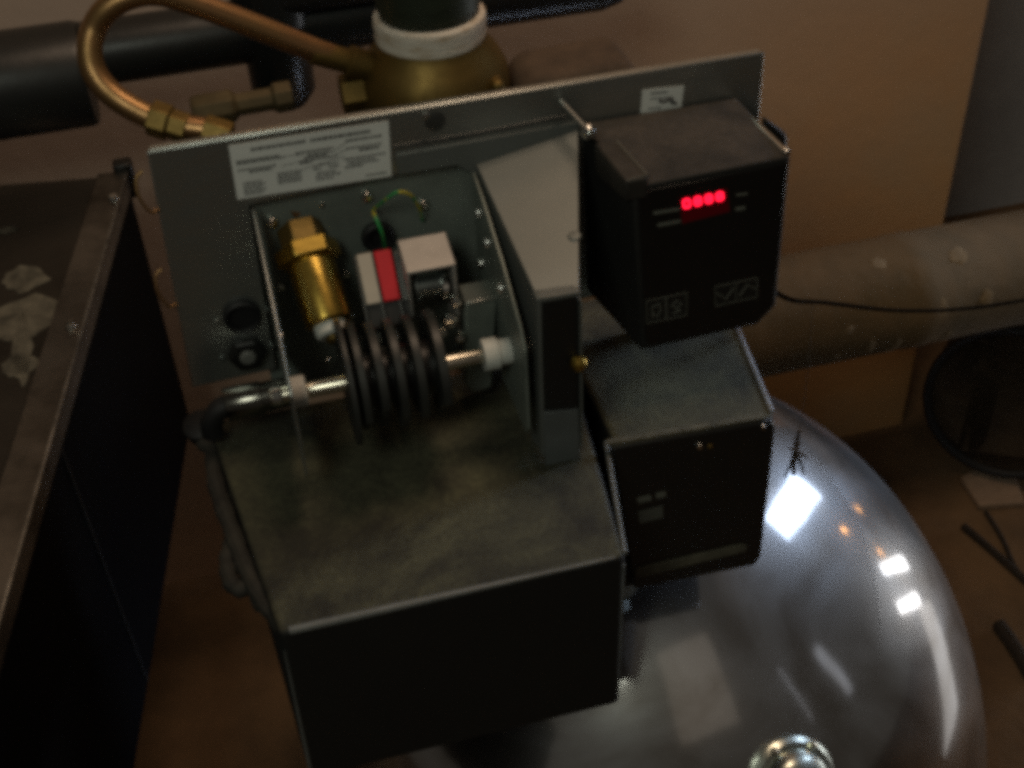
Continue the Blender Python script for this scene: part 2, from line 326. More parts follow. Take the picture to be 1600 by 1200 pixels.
# brass plunger that rides on the first cam
A0 = Vector((.098, .006, -.090)); A1 = Vector((.1055, -.060, -.140)); ax = (A1-A0).normalized(); ln = (A1-A0).length
br = MB().lathe([(0, -.004), (.011, -.004), (.013, .022), (.0170, .024), (.0178, .030), (.0178, ln-.016), (.0172, ln-.010), (.0150, ln-.008), (0, ln-.008)], A0, ax, 28).build('brass_plunger', BRASS, U)
MB().lathe([(.0245, .012), (.0245, .024), (.021, .0255), (.0112, .0255)], A0, ax, 6).build('hex_nut', BRASS, br, bevel=.0008)
MB().lathe([(.011, -.006), (.0175, -.006), (.0175, .0115), (.011, .0115)], A0, ax, 6).build('hex_nut', BRASS_D, br, bevel=.0008)
MB().lathe([(.0070, ln-.008), (.0125, ln-.008), (.0125, ln-.001), (.0105, ln+.001), (.0070, ln+.001)], A0, ax, 24).build('nylon_collar', WHITEP, br)
MB().lathe([(0, ln-.009), (.0066, ln-.009), (.0062, ln+.004), (.004, ln+.006), (0, ln+.006)], A0, ax, 18).build('plunger_tip', BRASS_D, br)
MB().lathe([(.0022, 0), (.0022, .0004), (0, .0004)], A0+ax*.042+Vector((.004, -.0100, .0108)), (0.2, -.65, .76), 12).build('vent_hole', BLACKR, br)
# microswitches, inclined towards the shaft like the plunger
SD = Vector((0, -.70, -.714)); SN = Vector((0, -.714, .70))
def obox(mb, o, a, b, c, la, lb, lc):
    o = Vector(o); return mb.prism([o, o+a*la, o+a*la+b*lb, o+b*lb], c*lc)
def switch(px0, px1, m, nm):
    p = aty(*px0, -.022); q = aty(*px1, -.022); wdt = (q-p).length*.92
    o0 = Vector((p.x, -.022, p.z))
    b = obox(MB(), o0-SN*.004, X, SD, -SN, wdt, .058, .020).build(nm, BLACKP, U, bevel=.0008)
    obox(MB(), o0+SD*.001, X, SD, -SN, wdt, .0385, .0042).build('cap', m, b, bevel=.0010)
    obox(MB(), o0+X*(-.0022)+SD*.002, X, SD, -SN, .0016, .066, .012).build('lever', DARKSTEEL, b, bevel=.0003)
    return b
REDP = mat('red_plastic', (.70, .012, .025), .5, 0, 30, .15)
CREAM = mat('cream_plastic', (.55, .50, .42), .55, 0, 30, .12)
switch((556, 396), (583, 391), CREAM, 'microswitch'); switch((583, 391), (612, 387), REDP, 'microswitch')
switch((612, 391), (624, 390), DARKSTEEL, 'switch_spacer')
# grommet in back panel and earth wire
c = aty(590, 368, .0098)
MB().lathe([(.013, 0), (.013, .004), (.011, .006), (.007, .005), (.0065, .001), (0, .001)], c, (0, -1, 0), 24).build('rubber_grommet', BLACKR, back)
WIREM = mat('green_yellow_wire', (.02, .28, .07), .45, 0, 60, 0, col2=(.50, .42, .03), thr=(.55, .6), detail=1)
wp = [aty(602, 388, -.012), aty(597, 365, -.020), aty(586, 338, -.012), aty(583, 328, .002), aty(590, 322, -.004), aty(605, 310, -.016), aty(622, 300, -.020), aty(642, 305, -.016), aty(655, 325, -.006), aty(660, 345, .006)]
MB().tube(spline(wp), .0011, 8).build('earth_wire', WIREM, U)
# solenoid bracket
p0 = aty(622, 372, -.030); p1 = aty(697, 352, -.030); p2 = aty(714, 392, -.062); p3 = aty(640, 408, -.062)
zt = (p0.z+p1.z+p2.z+p3.z)/4
sx0, sx1 = p0.x, p1.x
sb = MB().prism([(sx0, -.024, -.092), (sx1, -.024, -.092), (sx1, -.056, -.100), (sx0, -.056, -.100)], (0, 0, -.002)).build('solenoid_bracket', mat('pale_zinc_bracket', (.50, .47, .44), .5, .55, 30, .2), U, bevel=.0005)
MB().box((sx1-.0025, -.056, -.165), (sx1, -.024, -.1025)).build('bracket_side', MATS['pale_zinc_bracket'], sb, bevel=.0005)
MB().box((sx0, -.056, -.140), (sx0+.002, -.024, -.1025)).build('bracket_side', MATS['pale_zinc_bracket'], sb, bevel=.0005)
MB().lathe([(0, 0), (.0125, 0), (.0125, .003), (.0095, .003), (.0095, .020), (.0125, .020), (.0125, .023), (0, .023)], (sx0+.006, -.042, -.124), (1, 0, 0), 24).build('coil', mat('tinned_coil', (.30, .33, .32), .3, .9, 40, .4), sb)
MB().lathe([(0, 0), (.0095, 0), (.0095, .004), (0, .005)], (sx1-.0065, -.048, -.124), (-1, 0, 0), 20).build('coil_cap', CHROME, sb)
for dx, y, z, r in ((.012, -.058, -.138, .0050), (.028, -.060, -.146, .0062), (.022, -.057, -.157, .0045), (.033, -.062, -.128, .0045), (.034, -.064, -.160, .0045)):
    screw((sx0+dx, y, z), r, sb, (0, -1, .2), CHROME, 'terminal_screw')
# support leg plate right of the bracket
q0 = aty(727, 476, -.062); q1 = aty(777, 462, -.062); q2 = aty(769, 606, -.062); q3 = aty(738, 614, -.062); q4 = aty(727, 604, -.062)
lg = MB().prism([q0, q1, q2, (q2+q3)/2+Z*(-.001), q3, q4], (0, .020, 0)).build('support_leg', MATS['green_grey_zinc'], U, bevel=.002)
MB().box((q0.x, -.064, q0.z+.0008), (q1.x, -.040, q0.z+.0030)).build('leg_top', mat('bright_cut_edge', ()), lg, bevel=.0006)
# gear motor in front of the plate, right of the flange
my = -.140
m0 = aty(846, 470, my); m1 = aty(904, 460, my); m2 = aty(905, 640, my)
gm = MB().box((m0.x, my, m2.z), (m1.x, my+.008, m0.z)).build('gear_motor', BLACKP, U, bevel=.002, bseg=3)
MB().prism([aty(839, 468, my-.001), aty(846, 464, my-.001), aty(851, 712, my-.001), aty(846, 712, my-.001)], (0, .010, 0)).build('motor_bracket', SHEET, gm, bevel=.0004)
f0 = aty(850, 645, my-.0015); f1 = aty(904, 640, my-.0015); f2 = aty(907, 700, my-.0015); f3 = aty(852, 711, my-.0015)
MB().prism([f0, f1, Vector((f2.x, f2.y, BOX_TOP)), Vector((f3.x, f3.y, BOX_TOP))], (0, .0022, 0)).build('motor_foot', mat('blue_grey_zinc', (.15, .165, .165), .5, .3, 30, .2), gm, bevel=.0006)
MB().prism([aty(906, 470, my-.002), aty(909.5, 470, my-.002), aty(911, 700, my-.002), aty(908, 700, my-.002)], (0, .010, 0)).build('motor_rail', SHEET, gm)
MB().prism([aty(843, 466, my-.0012), aty(908, 456, my-.0012), aty(908, 462, my-.0012), aty(846, 473, my-.0012)], (0, .010, 0)).build('motor_top', SHEET, gm, bevel=.0004)
MB().lathe([(.0062, 0), (.0062, .002), (.0055, .005), (.0032, .007), (0, .008)], aty(901, 566, my-.001), (.35, -.93, .1), 20).build('acorn_nut', BRASS, gm)
# chrome tube below the left strip
t0 = aty(352, 633, -.040); t1 = aty(462, 610, -.040)
ct = MB().lathe([(0, 0), (.0125, 0), (.0132, .001), (.0132, .028), (.0120, .0285), (.0120, (t1-t0).length), (0, (t1-t0).length)], t0, (t1-t0), 26).build('chrome_tube', mat('dull_nickel', (.22, .21, .185), .2, 1, 30, .3), U)
MB().tube(spline([t0+X*.004, t0+X*(-.006)+Z*(-.004), t0+X*(-.013)+Z*(-.014), t0+X*(-.014)+Z*(-.026)]), .0088, 14).build('rubber_elbow', BLACKR, ct)
for x, zz in ((.13, -.30), (.36, BOX_TOP)):
    MB().box((x, -.0118, zz), (x+.03, -.0006, -.19)).build('support_strap', STEEL_D, U, bevel=.0005)

# ------------------------------------------------------------------ dusty black plastic housing
H = thing('control_housing', 'large dust covered black plastic housing under the mounting plate', 'machine housing')
zb = -.410
A = atz(322, 655, BOX_TOP); B = atz(435, 990, BOX_TOP); C = atz(978, 868, BOX_TOP); D = atz(946, 688, BOX_TOP)
A.y = -.012
Dk = Vector((D.x+.004, -.012, BOX_TOP))
lo = [aty(487, 1222, B.y+.002), aty(968, 1098, C.y+.002)]
main = MB().hull8([(A.x+.008, -.012, zb), (lo[0].x, B.y+.002, zb), (lo[1].x, C.y+.002, zb), (Dk.x, -.012, zb)], [A, B, C, Dk]).build('main_cover', DUSTBOX, H, bevel=.0045, bseg=3)
# pale tapering strip paints the highlight along the cover's front edge
MB().tube([B.lerp(C, t_)+Vector((0, .001, -.0006)) for t_ in (.03, .2, .4, .6, .8, .97)], [.0028, .0029, .0026, .0021, .0015, .0010], 8).build('front_highlight', mat('painted_edge_highlight', (.17, .18, .175), .38, 0, 40, .3), main)
MB().tube([B+Vector((.0012, .0012, -.02)), Vector((lo[0].x+.0012, B.y+.0032, zb+.01))], [.0005, .0016], 8).build('corner_highlight', MATS['painted_edge_highlight'], main)  # pale strips paint the glints on the upright corners
MB().tube([C+Vector((-.0012, .0012, -.01)), Vector((lo[1].x-.0012, C.y+.0032, zb+.012))], [.0012, .0006], 8).build('corner_highlight', MATS['painted_edge_highlight'], main)
MB().tube([C+Vector((.0006, .004, -.002)), D+Vector((.0006, 0, -.002))], .0018, 8).build('corner_highlight', MATS['painted_edge_highlight'], main)  # pale strip paints the light along the cover's right edge
yb = -.138
E1 = atz(1212, 650, BOX_TOP); E2 = atz(1155, 518, BOX_TOP); E2 = E1+(E2-E1)*((.055-E1.y)/(E2.y-E1.y))
yb = E1.y
lr = aty(1187, 882, yb+.004); ll = aty(990, 925, yb+.004)
zs = -.408
side = MB().hull8([(Dk.x+.0015, yb+.006, zs), (lr.x-.006, yb+.006, zs), (E2.x-.008, .055, zs), (Dk.x+.0015, .055, zs)],
                  [(Dk.x+.0015, yb, BOX_TOP-.001), (E1.x, yb, BOX_TOP-.001), (E2.x, .055, BOX_TOP-.001), (Dk.x+.0015, .055, BOX_TOP-.001)]).build('side_box', DUSTSIDE, H, bevel=.005, bseg=3)
MB().tube([E2+Vector((-.0004, -.006, -.0005)), E1+Vector((-.0002, .006, -.0005))], .0019, 8).build('side_edge_highlight', mat('bluish_edge_highlight', (.30, .32, .36), .4), side)  # bluish strip paints the rim light on the right edge
# front lid of the side box
fy = yb-.0045
Ld = [aty(955, 700, fy), aty(1206, 657, fy), aty(1213, 668, fy), aty(1190, 870, fy), aty(1180, 884, fy), aty(992, 922, fy)]
lid = MB().prism(Ld, (0, .0060, 0)).build('lid', BLACKP, side, bevel=.0025, bseg=3)
screw(aty(1092, 696, fy), .0028, lid, m=CHROME, name='lid_screw'); screw(aty(1109, 697, fy), .0024, lid, m=BRASS_D, name='lid_screw')
screw(aty(1192, 666, fy), .0022, lid, m=CHROME, name='lid_screw')
def facequad(pts, y, name, m, parent, th=.0003):
    return MB().prism([aty(*p, y) for p in pts], (0, -th, 0)).build(name, m, parent, smooth=False)
facequad([(995, 778), (1016, 773), (1018, 781), (997, 786)], fy-.0001, 'printed_mark', PRINT, lid)
facequad([(1024, 771), (1039, 767), (1041, 775), (1026, 779)], fy-.0001, 'printed_mark', PRINT, lid)
facequad([(997, 799), (1035, 790), (1036, 808), (999, 818)], fy-.0001, 'printed_mark', mat('faint_print', (.10, .105, .09), .6), lid)
DSTRIP = mat('dusty_ledge', (.13, .12, .085), .9, 0, 60, .5)
MB().prism([aty(993, 889, fy-.0015), aty(1160, 851, fy-.0015), aty(1168, 853, fy-.0015), aty(1166, 862, fy-.0015), aty(992, 905, fy-.0015)], (0, .003, 0)).build('lid_ledge', DSTRIP, lid, bevel=.0008)
MB().prism([aty(950, 694, yb-.003), aty(1195, 652, yb-.003), aty(1196, 656, yb-.003), aty(952, 700, yb-.003)], (0, .006, 0)).build('lid_lip', mat('dusty_lip', (.11, .10, .065), .9, 0, 70, .6), side, bevel=.0008)
# cable harness down the left side of the housing
for k, (pts, r) in enumerate(((((322, 655), (318, 700), (322, 760), (345, 830), (372, 900), (400, 950), (432, 988)), .0085), (((338, 668), (345, 730), (352, 800), (372, 870), (398, 950)), .0075), (((306, 668), (300, 690), (318, 705), (340, 700)), .008), (((352, 850), (345, 880), (352, 915), (372, 922), (380, 900)), .008))):
    P = [Vector((p.x+.008-.003*(k % 2), p.y, p.z)) for p in (atz(x, y, BOX_TOP-.012-.006*(k % 2)) for x, y in pts)]
    MB().tube(spline(P, 6), [r*.8*(1+.10*math.sin(i*1.7)) for i in range(len(P)*6-5)], 10).build('cable', mat('dusty_black_cable', (.015, .014, .012), .8, 0, 60, .5, col2=(.035, .032, .025)), H)
MB().lathe([(.0135, 0), (.0135, .012), (.010, .014), (0, .014)], A+Vector((-.004, .004, -.012)), (-.2, -.3, 1), 18).build('cable_boot', BLACKR, H)

# ------------------------------------------------------------------ digital controller
K = thing('digital_controller', 'black box shaped digital controller with lit red display screwed to the steel plate', 'controller')
cy = -.0963
F = [aty(988, 292, cy), aty(1236, 243, cy), aty(1213, 478, cy), aty(1184, 508, cy), aty(1002, 548, cy)]
ztc = (F[0].z+F[1].z)/2
bx0, bx1 = .3165, .4395
Bk = [Vector((bx0, -.001, ztc+.001)), Vector((bx1, -.001, ztc+.001)), Vector((bx1, -.001, -.172)), Vector((bx1-.010, -.001, -.186)), Vector((bx0+.004, -.001, -.189))]
case = MB().hull8(Bk, F).build('case', DUSTCASE, K, bevel=.0022, bseg=3)
fp = cy-.0008
def inset(pts, k):
    c = sum(pts, Vector())/len(pts); return [c+(p-c)*k for p in pts]
panel = MB().prism([p+Vector((0, -.0008, 0)) for p in inset(F, .94)], (0, .0012, 0)).build('front_panel', mat('glossy_black_front', (.010, .010, .010), .28, 0, 15, .3), K, bevel=.0004)
fpp = cy-.0009
D4 = [(1061, 309), (1136, 294), (1140, 330), (1066, 349)]
disp = facequad(D4, fpp, 'display_window', mat('dark_red_display', (.05, .001, .003), .25, emit=(1, .0, .03), estr=.010), K)
d4 = [aty(*p, fpp-.0004) for p in D4]
SEG = {'8': 'abcdefg', '0': 'abcdef', '3': 'abcdg'}
LEDM = mat('red_led', (.8, .02, .05), .4, emit=(1, .008, .035), estr=3.0)
def digit(u0, u1, v0, v1, ch):
    mb = MB(); P = lambda u, v: labelpt(d4, u0+(u1-u0)*u, v0+(v1-v0)*v, 0); r = .0008
    seg = dict(a=((.1, 0), (.9, 0)), b=((1, .05), (1, .45)), c=((1, .55), (1, .95)), d=((.1, 1), (.9, 1)), e=((0, .55), (0, .95)), f=((0, .05), (0, .45)), g=((.1, .5), (.9, .5)))
    for s_ in SEG[ch]: mb.tube([P(*seg[s_][0]), P(*seg[s_][1])], r, 6)
    return mb.build('digit', LEDM, disp)
for i, ch in enumerate('0888'): digit(.08+.23*i, .20+.23*i, .13, .42, ch)
for p in ([(1020, 331), (1062, 324), (1062, 328), (1021, 335)], [(1026, 350), (1063, 343), (1064, 347), (1028, 354)], [(1150, 303), (1168, 301), (1168, 304), (1150, 306)], [(1149, 324), (1164, 322), (1164, 327), (1149, 329)]):
    facequad(p, fpp, 'printed_line', PRINT, K)
BTN = mat('button_film', (.012, .012, .011), .5)
LINE = mat('button_outline', (.14, .14, .115), .6)
def button(q, icon):
    b = facequad(q, fpp, 'button', BTN, K); c4 = [aty(*p, fpp-.0005) for p in q]
    P = lambda u, v: labelpt(c4, u, v, 0)
    MB().tube([P(0, 0), P(1, 0), P(1, 1), P(0, 1)], .0004, 6, closed=True).build('outline', LINE, b)
    MB().tube([P(u, v) for u, v in icon], .00055, 6).build('icon', LINE, b)
button([(1010, 470), (1040, 464), (1041, 499), (1011, 505)], [(.3, .8), (.3, .3), (.7, .25), (.7, .6), (.5, .8), (.3, .6)])
button([(1041, 464), (1073, 457), (1073, 492), (1042, 499)], [(.3, .8), (.7, .72), (.5, .62), (.75, .45), (.5, .25), (.25, .45), (.5, .62)])
button([(1117, 448), (1150, 441), (1150, 471), (1118, 478)], [(.1, .35), (.5, .75), (.9, .25)])
button([(1150, 441), (1183, 434), (1183, 464), (1150, 471)], [(.15, .75), (.55, .25), (.95, .55)])
# long screws along the two upper corners
def longscrew(a, b, r, m, hr):
    a, b = Vector(a), Vector(b); d = (b-a)
    s_ = MB().tube([a, b], r, 12).build('long_screw', m, K)
    MB().lathe([(hr, 0), (hr, hr*.7), (hr*.7, hr*1.2), (0, hr*1.3)], b, d, 18).build('screw_head', CHROME, s_)
longscrew(aty(876, 158, -.001), aty(917, 203, -.036), .0020, STEEL, .0056)
longscrew(aty(1146, 158, -.001), aty(1226, 236, cy+.006), .0020, CHROME, .0036)
# channel in front of the left screw
chn = mat('scuffed_channel', (.035, .032, .027), .55, 0, 40, .5)
MB().hull8([(bx0-.004, -.042, ztc-.020), (bx0+.012, -.042, ztc-.020), (bx0+.018, cy-.001, ztc-.012), (bx0+.001, cy-.001, ztc-.012)], [(bx0-.004, -.042, ztc+.006), (bx0+.012, -.042, ztc+.006), (bx0+.018, cy-.001, ztc+.005), (bx0+.001, cy-.001, ztc+.005)]).build('screw_channel', chn, K, bevel=.0018, bseg=2)
MB().tube([(bx0+.012, -.045, ztc+.006), (bx0+.0175, cy+.001, ztc+.005), (bx0+.002, cy, ztc+.004)], .0012, 8).build('channel_highlight', mat('painted_channel_highlight', (.10, .095, .08), .5), K)  # pale tube paints the highlight on the channel's edges
# small plug on the right behind the case
MB().hull8([aty(1190, 180, -.004), aty(1226, 205, -.004), aty(1226, 240, -.004), aty(1190, 240, -.004)], [aty(1196, 184, -.028), aty(1230, 212, -.028), aty(1230, 245, -.028), aty(1196, 245, -.028)]).build('side_plug', BLACKP, K, bevel=.002)

# ------------------------------------------------------------------ black cord
cp = [Vector((.442, -.05, -.166)), aty(1232, 467, -.02), aty(1290, 473, .05), aty(1400, 485, .14), aty(1500, 483, .20), aty(1600, 469, .25), aty(1750, 440, .32), aty(1900, 400, .40)]
tag(MB().tube(spline(cp), .0022, 8).build('cord', mat('matt_black_cord', (.005, .004, .003), .9, spec=0)), 'thin black cord running from the digital controller past the plastered pipe', 'cord')

# ------------------------------------------------------------------ brass valve and copper tube behind the plate
V = thing('brass_valve', 'round brass valve body with white sealing tape behind the plate', 'valve')
bc = aty(672, 40, .10); bx, by_, bz = bc.x, .10, bc.z
vb = MB().lathe([(0, -.20), (.03, -.20), (.034, -.11), (.0585, -.085), (.060, -.055), (.0585, -.035), (.052, -.022), (.045, -.014), (.043, -.008), (0, -.008)], (bx, by_, bz), Z, 40).build('valve_body', BRASS_D, V)
MB().lathe([(.0425, -.0085), (.0435, -.004), (.0425, .000), (.0437, .004), (.0430, .010), (.0405, .012), (.0385, .012)], (bx, by_, bz), Z, 40).build('tape_ring', PTFE, V)
MB().lathe([(.0384, -.006), (.0384, .016), (.040, .018), (.040, .12), (0, .12)], (bx, by_, bz), Z, 32).build('threaded_cap', mat('dark_green_cap', (.035, .045, .028), .5, .3, 40, .4, stretch=(1, 1, 6)), V)
MB().box((bx+.035, by_-.052, bz-.12), (bx+.045, by_-.030, bz-.03)).build('casting_rib', BRASS_D, V, bevel=.004, bseg=3)
MB().lathe([(0, 0), (.016, 0), (.016, .03), (0, .03)], (bx-.075, by_, bz-.046), X, 6).build('union_nut', BRASS_D, V, bevel=.001)
T = thing('copper_tube', 'bent copper tube looping from the brass valve to behind the plate', 'pipe')
tp = [(575, 104), (530, 92), (480, 74), (400, 42), (310, 8), (250, -10), (205, -6), (168, 14), (147, 44), (140, 78), (146, 110), (165, 138), (195, 162), (235, 183), (275, 196), (330, 204)]
tpts = [aty(x, y, .10-.05*max(0, i-8)/7) for i, (x, y) in enumerate(tp)]
MB().tube(spline(tpts, 6), .0092, 14).build('tube', COPPER, T)
nd = (tpts[-2]-tpts[-3]).normalized()
MB().lathe([(.0092, 0), (.0135, 0), (.0135, .014), (.0115, .015), (.0115, .028), (.0092, .028)], tpts[-3], nd, 6).build('compression_nut', BRASS_D, T, bevel=.0008)
MB().lathe([(.008, 0), (.011, 0), (.011, .02), (.008, .021)], tpts[-1]-nd*.005, nd, 6).build('compression_nut', BRASS_D, T, bevel=.0008)
nd2 = (tpts[1]-tpts[0]).normalized()
MB().lathe([(.008, 0), (.0125, 0), (.0125, .016), (.0095, .018), (.0095, .045), (.008, .046)], tpts[0], nd2, 20).build('solder_sleeve', BRASS_D, T)
MB().tube([tpts[-1], tpts[-1]+Vector((.03, -.03, -.03)), tpts[-1]+Vector((.05, -.033, -.06))], .0078, 12).build('tube_end', COPPER, T)
# fitting with wing on the ledge behind the plate
vt = tag(MB().lathe([(.011, 0), (.013, .004), (.013, .03), (.009, .034), (.009, .06), (.012, .062), (.012, .075), (0, .075)], aty(300, 176, .075), X+Z*.02, 8).build('pipe_fitting', mat('grimy_brass', (.13, .095, .045), .65, .5, 30, .4), None, bevel=.001), 'short dirty brass fitting lying inside the copper tube loop', 'fitting')
# brown casing behind the plate
g = [aty(800, 118, .09), aty(822, 100, .09), aty(960, 76, .09), aty(978, 82, .09), aty(984, 96, .09)]
zlo = -.16
tag(MB().prism([Vector((g[0].x, .06, g[0].z-.005))]+[Vector((p.x, .06, p.z)) for p in g[1:]]+[Vector((g[-1].x, .06, zlo)), Vector((g[0].x, .06, zlo))], (0, .06, 0)).build('gearbox_casing', mat('brown_dusty_casing', (.10, .065, .040), .85, 0, 40, .4), None, bevel=.008, bseg=3), 'brown dusty casing with rounded top just behind the plate top edge', 'casing')

# ------------------------------------------------------------------ black drain pipe at the back
BP = thing('black_drain_pipe', 'thick black plastic pipe with wide coupling behind the copper loop', 'pipe')
PYB = .36
a = aty(60, 118, PYB); b = aty(300, 48, PYB); pz = (a.z+b.z)/2
BLKPIPE = mat('black_pipe_plastic', (.014, .016, .016), .38, 0, 12, .4, ravar=.08, bump=.05)
MB().lathe([(0, 0), (.030, 0), (.030, .50), (.025, .52), (0, .52)], (b.x-.10, PYB, -.082), X, 28).build('pipe', BLKPIPE, BP)
MB().lathe([(0, 0), (.047, 0), (.049, .006), (.049, .40), (.047, .412), (.044, .415), (0, .415)], (-.055, PYB, -.100), -X, 32).build('coupling', BLKPIPE, BP)
c = aty(437, 90, PYB-.02)
MB().lathe([(0, -.055), (.022, -.053), (.031, -.040), (.032, .03), (.036, .032), (.036, .075), (0, .075)], (c.x, PYB-.005, c.z), Z, 24).build('branch', BLKPIPE, BP)
MB().box((c.x-.03, PYB-.04, c.z+.045), (c.x+.16, PYB+.03, c.z+.12)).build('valve_block', BLACKP, BP, bevel=.012, bseg=3)
MB().tube([(-.20, PYB, -.13), (-.20, PYB+.13, -.13), (-.20, WY+.01, -.13)], .012, 10).build('bracket', DARKSTEEL, BP)
MB().tube([(.36, PYB, -.082), (.36, WY+.01, -.082)], .012, 10).build('bracket', DARKSTEEL, BP)

# ------------------------------------------------------------------ plastered pipe on the right
PP = thing('plastered_pipe', 'thick grey pipe spattered with plaster along the tan wall', 'pipe')
PM = mat('plaster_spattered_pipe', (.16, .105, .048), .9, 0, 14, 0, col2=(.105, .075, .035), bump=.35, bscale=50, detail=9, thr=(.4, .7))
PIP = mat('pale_plaster', (.26, .185, .098), .95, 0, 50, .3, bump=.4)
py, pzc, pr = .45, -.628, .079
MB().lathe([(0, 0), (pr, 0), (pr, .46), (pr+.0015, .463), (pr+.0015, .49), (pr, .494), (pr, 2.1), (0, 2.1)], (.44, py, pzc), X, 40).build('pipe', PM, PP)
MB().lathe([(pr-.01, 0), (pr+.0012, .004), (pr+.0014, .010), (pr-.01, .016)], (.905, py, pzc), X, 40).build('plaster_ring', PIP, PP)
MB().tube(spline([(.46, py, pzc), (.40, py, pzc-.01), (.36, py+.02, pzc-.06), (.35, py+.04, pzc-.14), (.35, py+.05, -1.05)]), pr*.98, 28).build('elbow', PM, PP)
for x, a0, a1, r in ((.79, 4.0, 4.45, .006), (.835, 3.25, 3.6, .005), (.876, 3.35, 4.25, .006), (.928, 2.55, 3.3, .010), (.935, 3.5, 4.1, .007), (.952, 3.45, 3.95, .006), (1.00, 2.7, 3.05, .008), (.97, 1.9, 2.2, .012), (.80, 2.9, 3.0, .006), (.74, 4.2, 4.5, .008), (1.08, 2.6, 2.9, .007), (.86, 1.8, 2.0, .009), (.79, 3.5, 3.55, .005)):
    # angle measured round the pipe: 0 = +Y (wall), pi/2 = up, pi = towards the room
    n = 7; pts = []; rr = []
    for k in range(n):
        t = a0+(a1-a0)*k/(n-1); pts.append((x+random.uniform(-.004, .004), py+math.cos(t)*pr, pzc+math.sin(t)*pr)); rr.append(r*(.35+.75*math.sin(math.pi*min(1, (k+.6)/n))))
    mb = MB().tube(pts, rr, 8); 
    for v in mb.bm.verts:
        d = Vector((0, v.co.y-py, v.co.z-pzc)); L_ = d.length; k = pr+max(-.002, (L_-pr)*.12); v.co.y = py+d.y/L_*k; v.co.z = pzc+d.z/L_*k
    mb.build('plaster_drip', PIP, PP)
# thread with dead leaf hanging below the pipe
hp = aty(1270, 473, -.005); ht = aty(1240, 742, -.03); hm = aty(1246, 690, -.02)
tw = thing('hanging_twig', 'thin dry twig hanging from the black cord in front of the steel tank', 'twig')
TWM = mat('dry_twig', (.06, .04, .022), .9, 0, 50, .4)
MB().tube(spline([hp, aty(1260, 600, -.012), hm]), .0003, 6).build('thread', TWM, tw)
MB().tube(spline([hm+Z*.015, hm, aty(1241, 715, -.025), ht]), [.0018]*8+[.0030]*6+[.0026]*5+[.002]*6, 8).build('stem', TWM, tw)
for q in ((1225, 746), (1256, 742), (1233, 700), (1262, 716)):
    MB().tube([aty(1243, 705, -.022), aty((q[0]+1243)/2+2, (q[1]+705)/2, -.026), aty(*q, -.03)], [.0020, .0015, .0010], 6).build('branch', TWM, tw)

# ------------------------------------------------------------------ steel tank
TK = thing('steel_tank', 'polished stainless steel domed tank below the control housing', 'tank')
m = bpy.data.materials.new('polished_stainless'); m.use_nodes = True; nt = m.node_tree; N = nt.nodes.new; Lk = nt.links.new
b1 = nt.nodes['Principled BSDF']; b2 = N('ShaderNodeBsdfPrincipled'); out = nt.nodes['Material Output']
for b_, r_ in ((b1, .11), (b2, .30)):
    b_.inputs['Base Color'].default_value = (.66, .66, .67, 1); b_.inputs['Metallic'].default_value = 1; b_.inputs['Roughness'].default_value = r_
tc = N('ShaderNodeTexCoord'); n1 = N('ShaderNodeTexNoise'); n1.inputs['Scale'].default_value = 5; n1.inputs['Detail'].default_value = 3; Lk(tc.outputs['Object'], n1.inputs[0])
bp = N('ShaderNodeBump'); bp.inputs['Strength'].default_value = .16; bp.inputs['Distance'].default_value = .008; Lk(n1.outputs[0], bp.inputs['Height'])
Lk(bp.outputs[0], b1.inputs['Normal']); Lk(bp.outputs[0], b2.inputs['Normal'])
n2 = N('ShaderNodeTexNoise'); n2.inputs['Scale'].default_value = 9; n2.inputs['Detail'].default_value = 8; Lk(tc.outputs['Object'], n2.inputs[0])
mr = N('ShaderNodeMapRange'); mr.inputs[1].default_value = .3; mr.inputs[2].default_value = .7; mr.inputs[3].default_value = .18; mr.inputs[4].default_value = .48; Lk(n2.outputs[0], mr.inputs[0])
sm = N('ShaderNodeTexNoise'); sm.inputs['Scale'].default_value = 7; sm.inputs['Detail'].default_value = 8; sm.inputs['Distortion'].default_value = 1.6; Lk(tc.outputs['Object'], sm.inputs[0])
sr = N('ShaderNodeValToRGB'); sr.color_ramp.elements[0].position = .33; sr.color_ramp.elements[0].color = (.46, .43, .40, 1); sr.color_ramp.elements[1].position = .62; sr.color_ramp.elements[1].color = (.72, .72, .73, 1); Lk(sm.outputs[0], sr.inputs[0])
Lk(sr.outputs[0], b1.inputs['Base Color']); Lk(sr.outputs[0], b2.inputs['Base Color'])
ms = N('ShaderNodeMixShader'); Lk(mr.outputs[0], ms.inputs[0]); Lk(b1.outputs[0], ms.inputs[1]); Lk(b2.outputs[0], ms.inputs[2]); Lk(ms.outputs[0], out.inputs[0])
TC = Vector((.41, .085, -1.0)); TA, TB = .421, .547
prof = [(TA*.97, -.04), (TA, -.03)] + [(TA*math.cos(t*math.pi/2/40), TB*math.sin(t*math.pi/2/40)) for t in range(40)] + [(0, TB)]
dome = MB().lathe(prof, TC, Z, 96).build('dome', m, TK, angle=60)
MB().lathe([(TA-.004, -.004), (TA+.0032, -.003), (TA+.0032, .003), (TA-.004, .004)], TC+Z*.02, Z, 96).build('weld_seam', STEEL_D, TK)
nx, ny = .33, -.035
MB().lathe([(0, 0), (.045, 0), (.045, .02), (.036, .025), (.036, .12), (0, .12)], (nx, ny, -.525), Z, 24).build('neck', STEEL_D, TK)
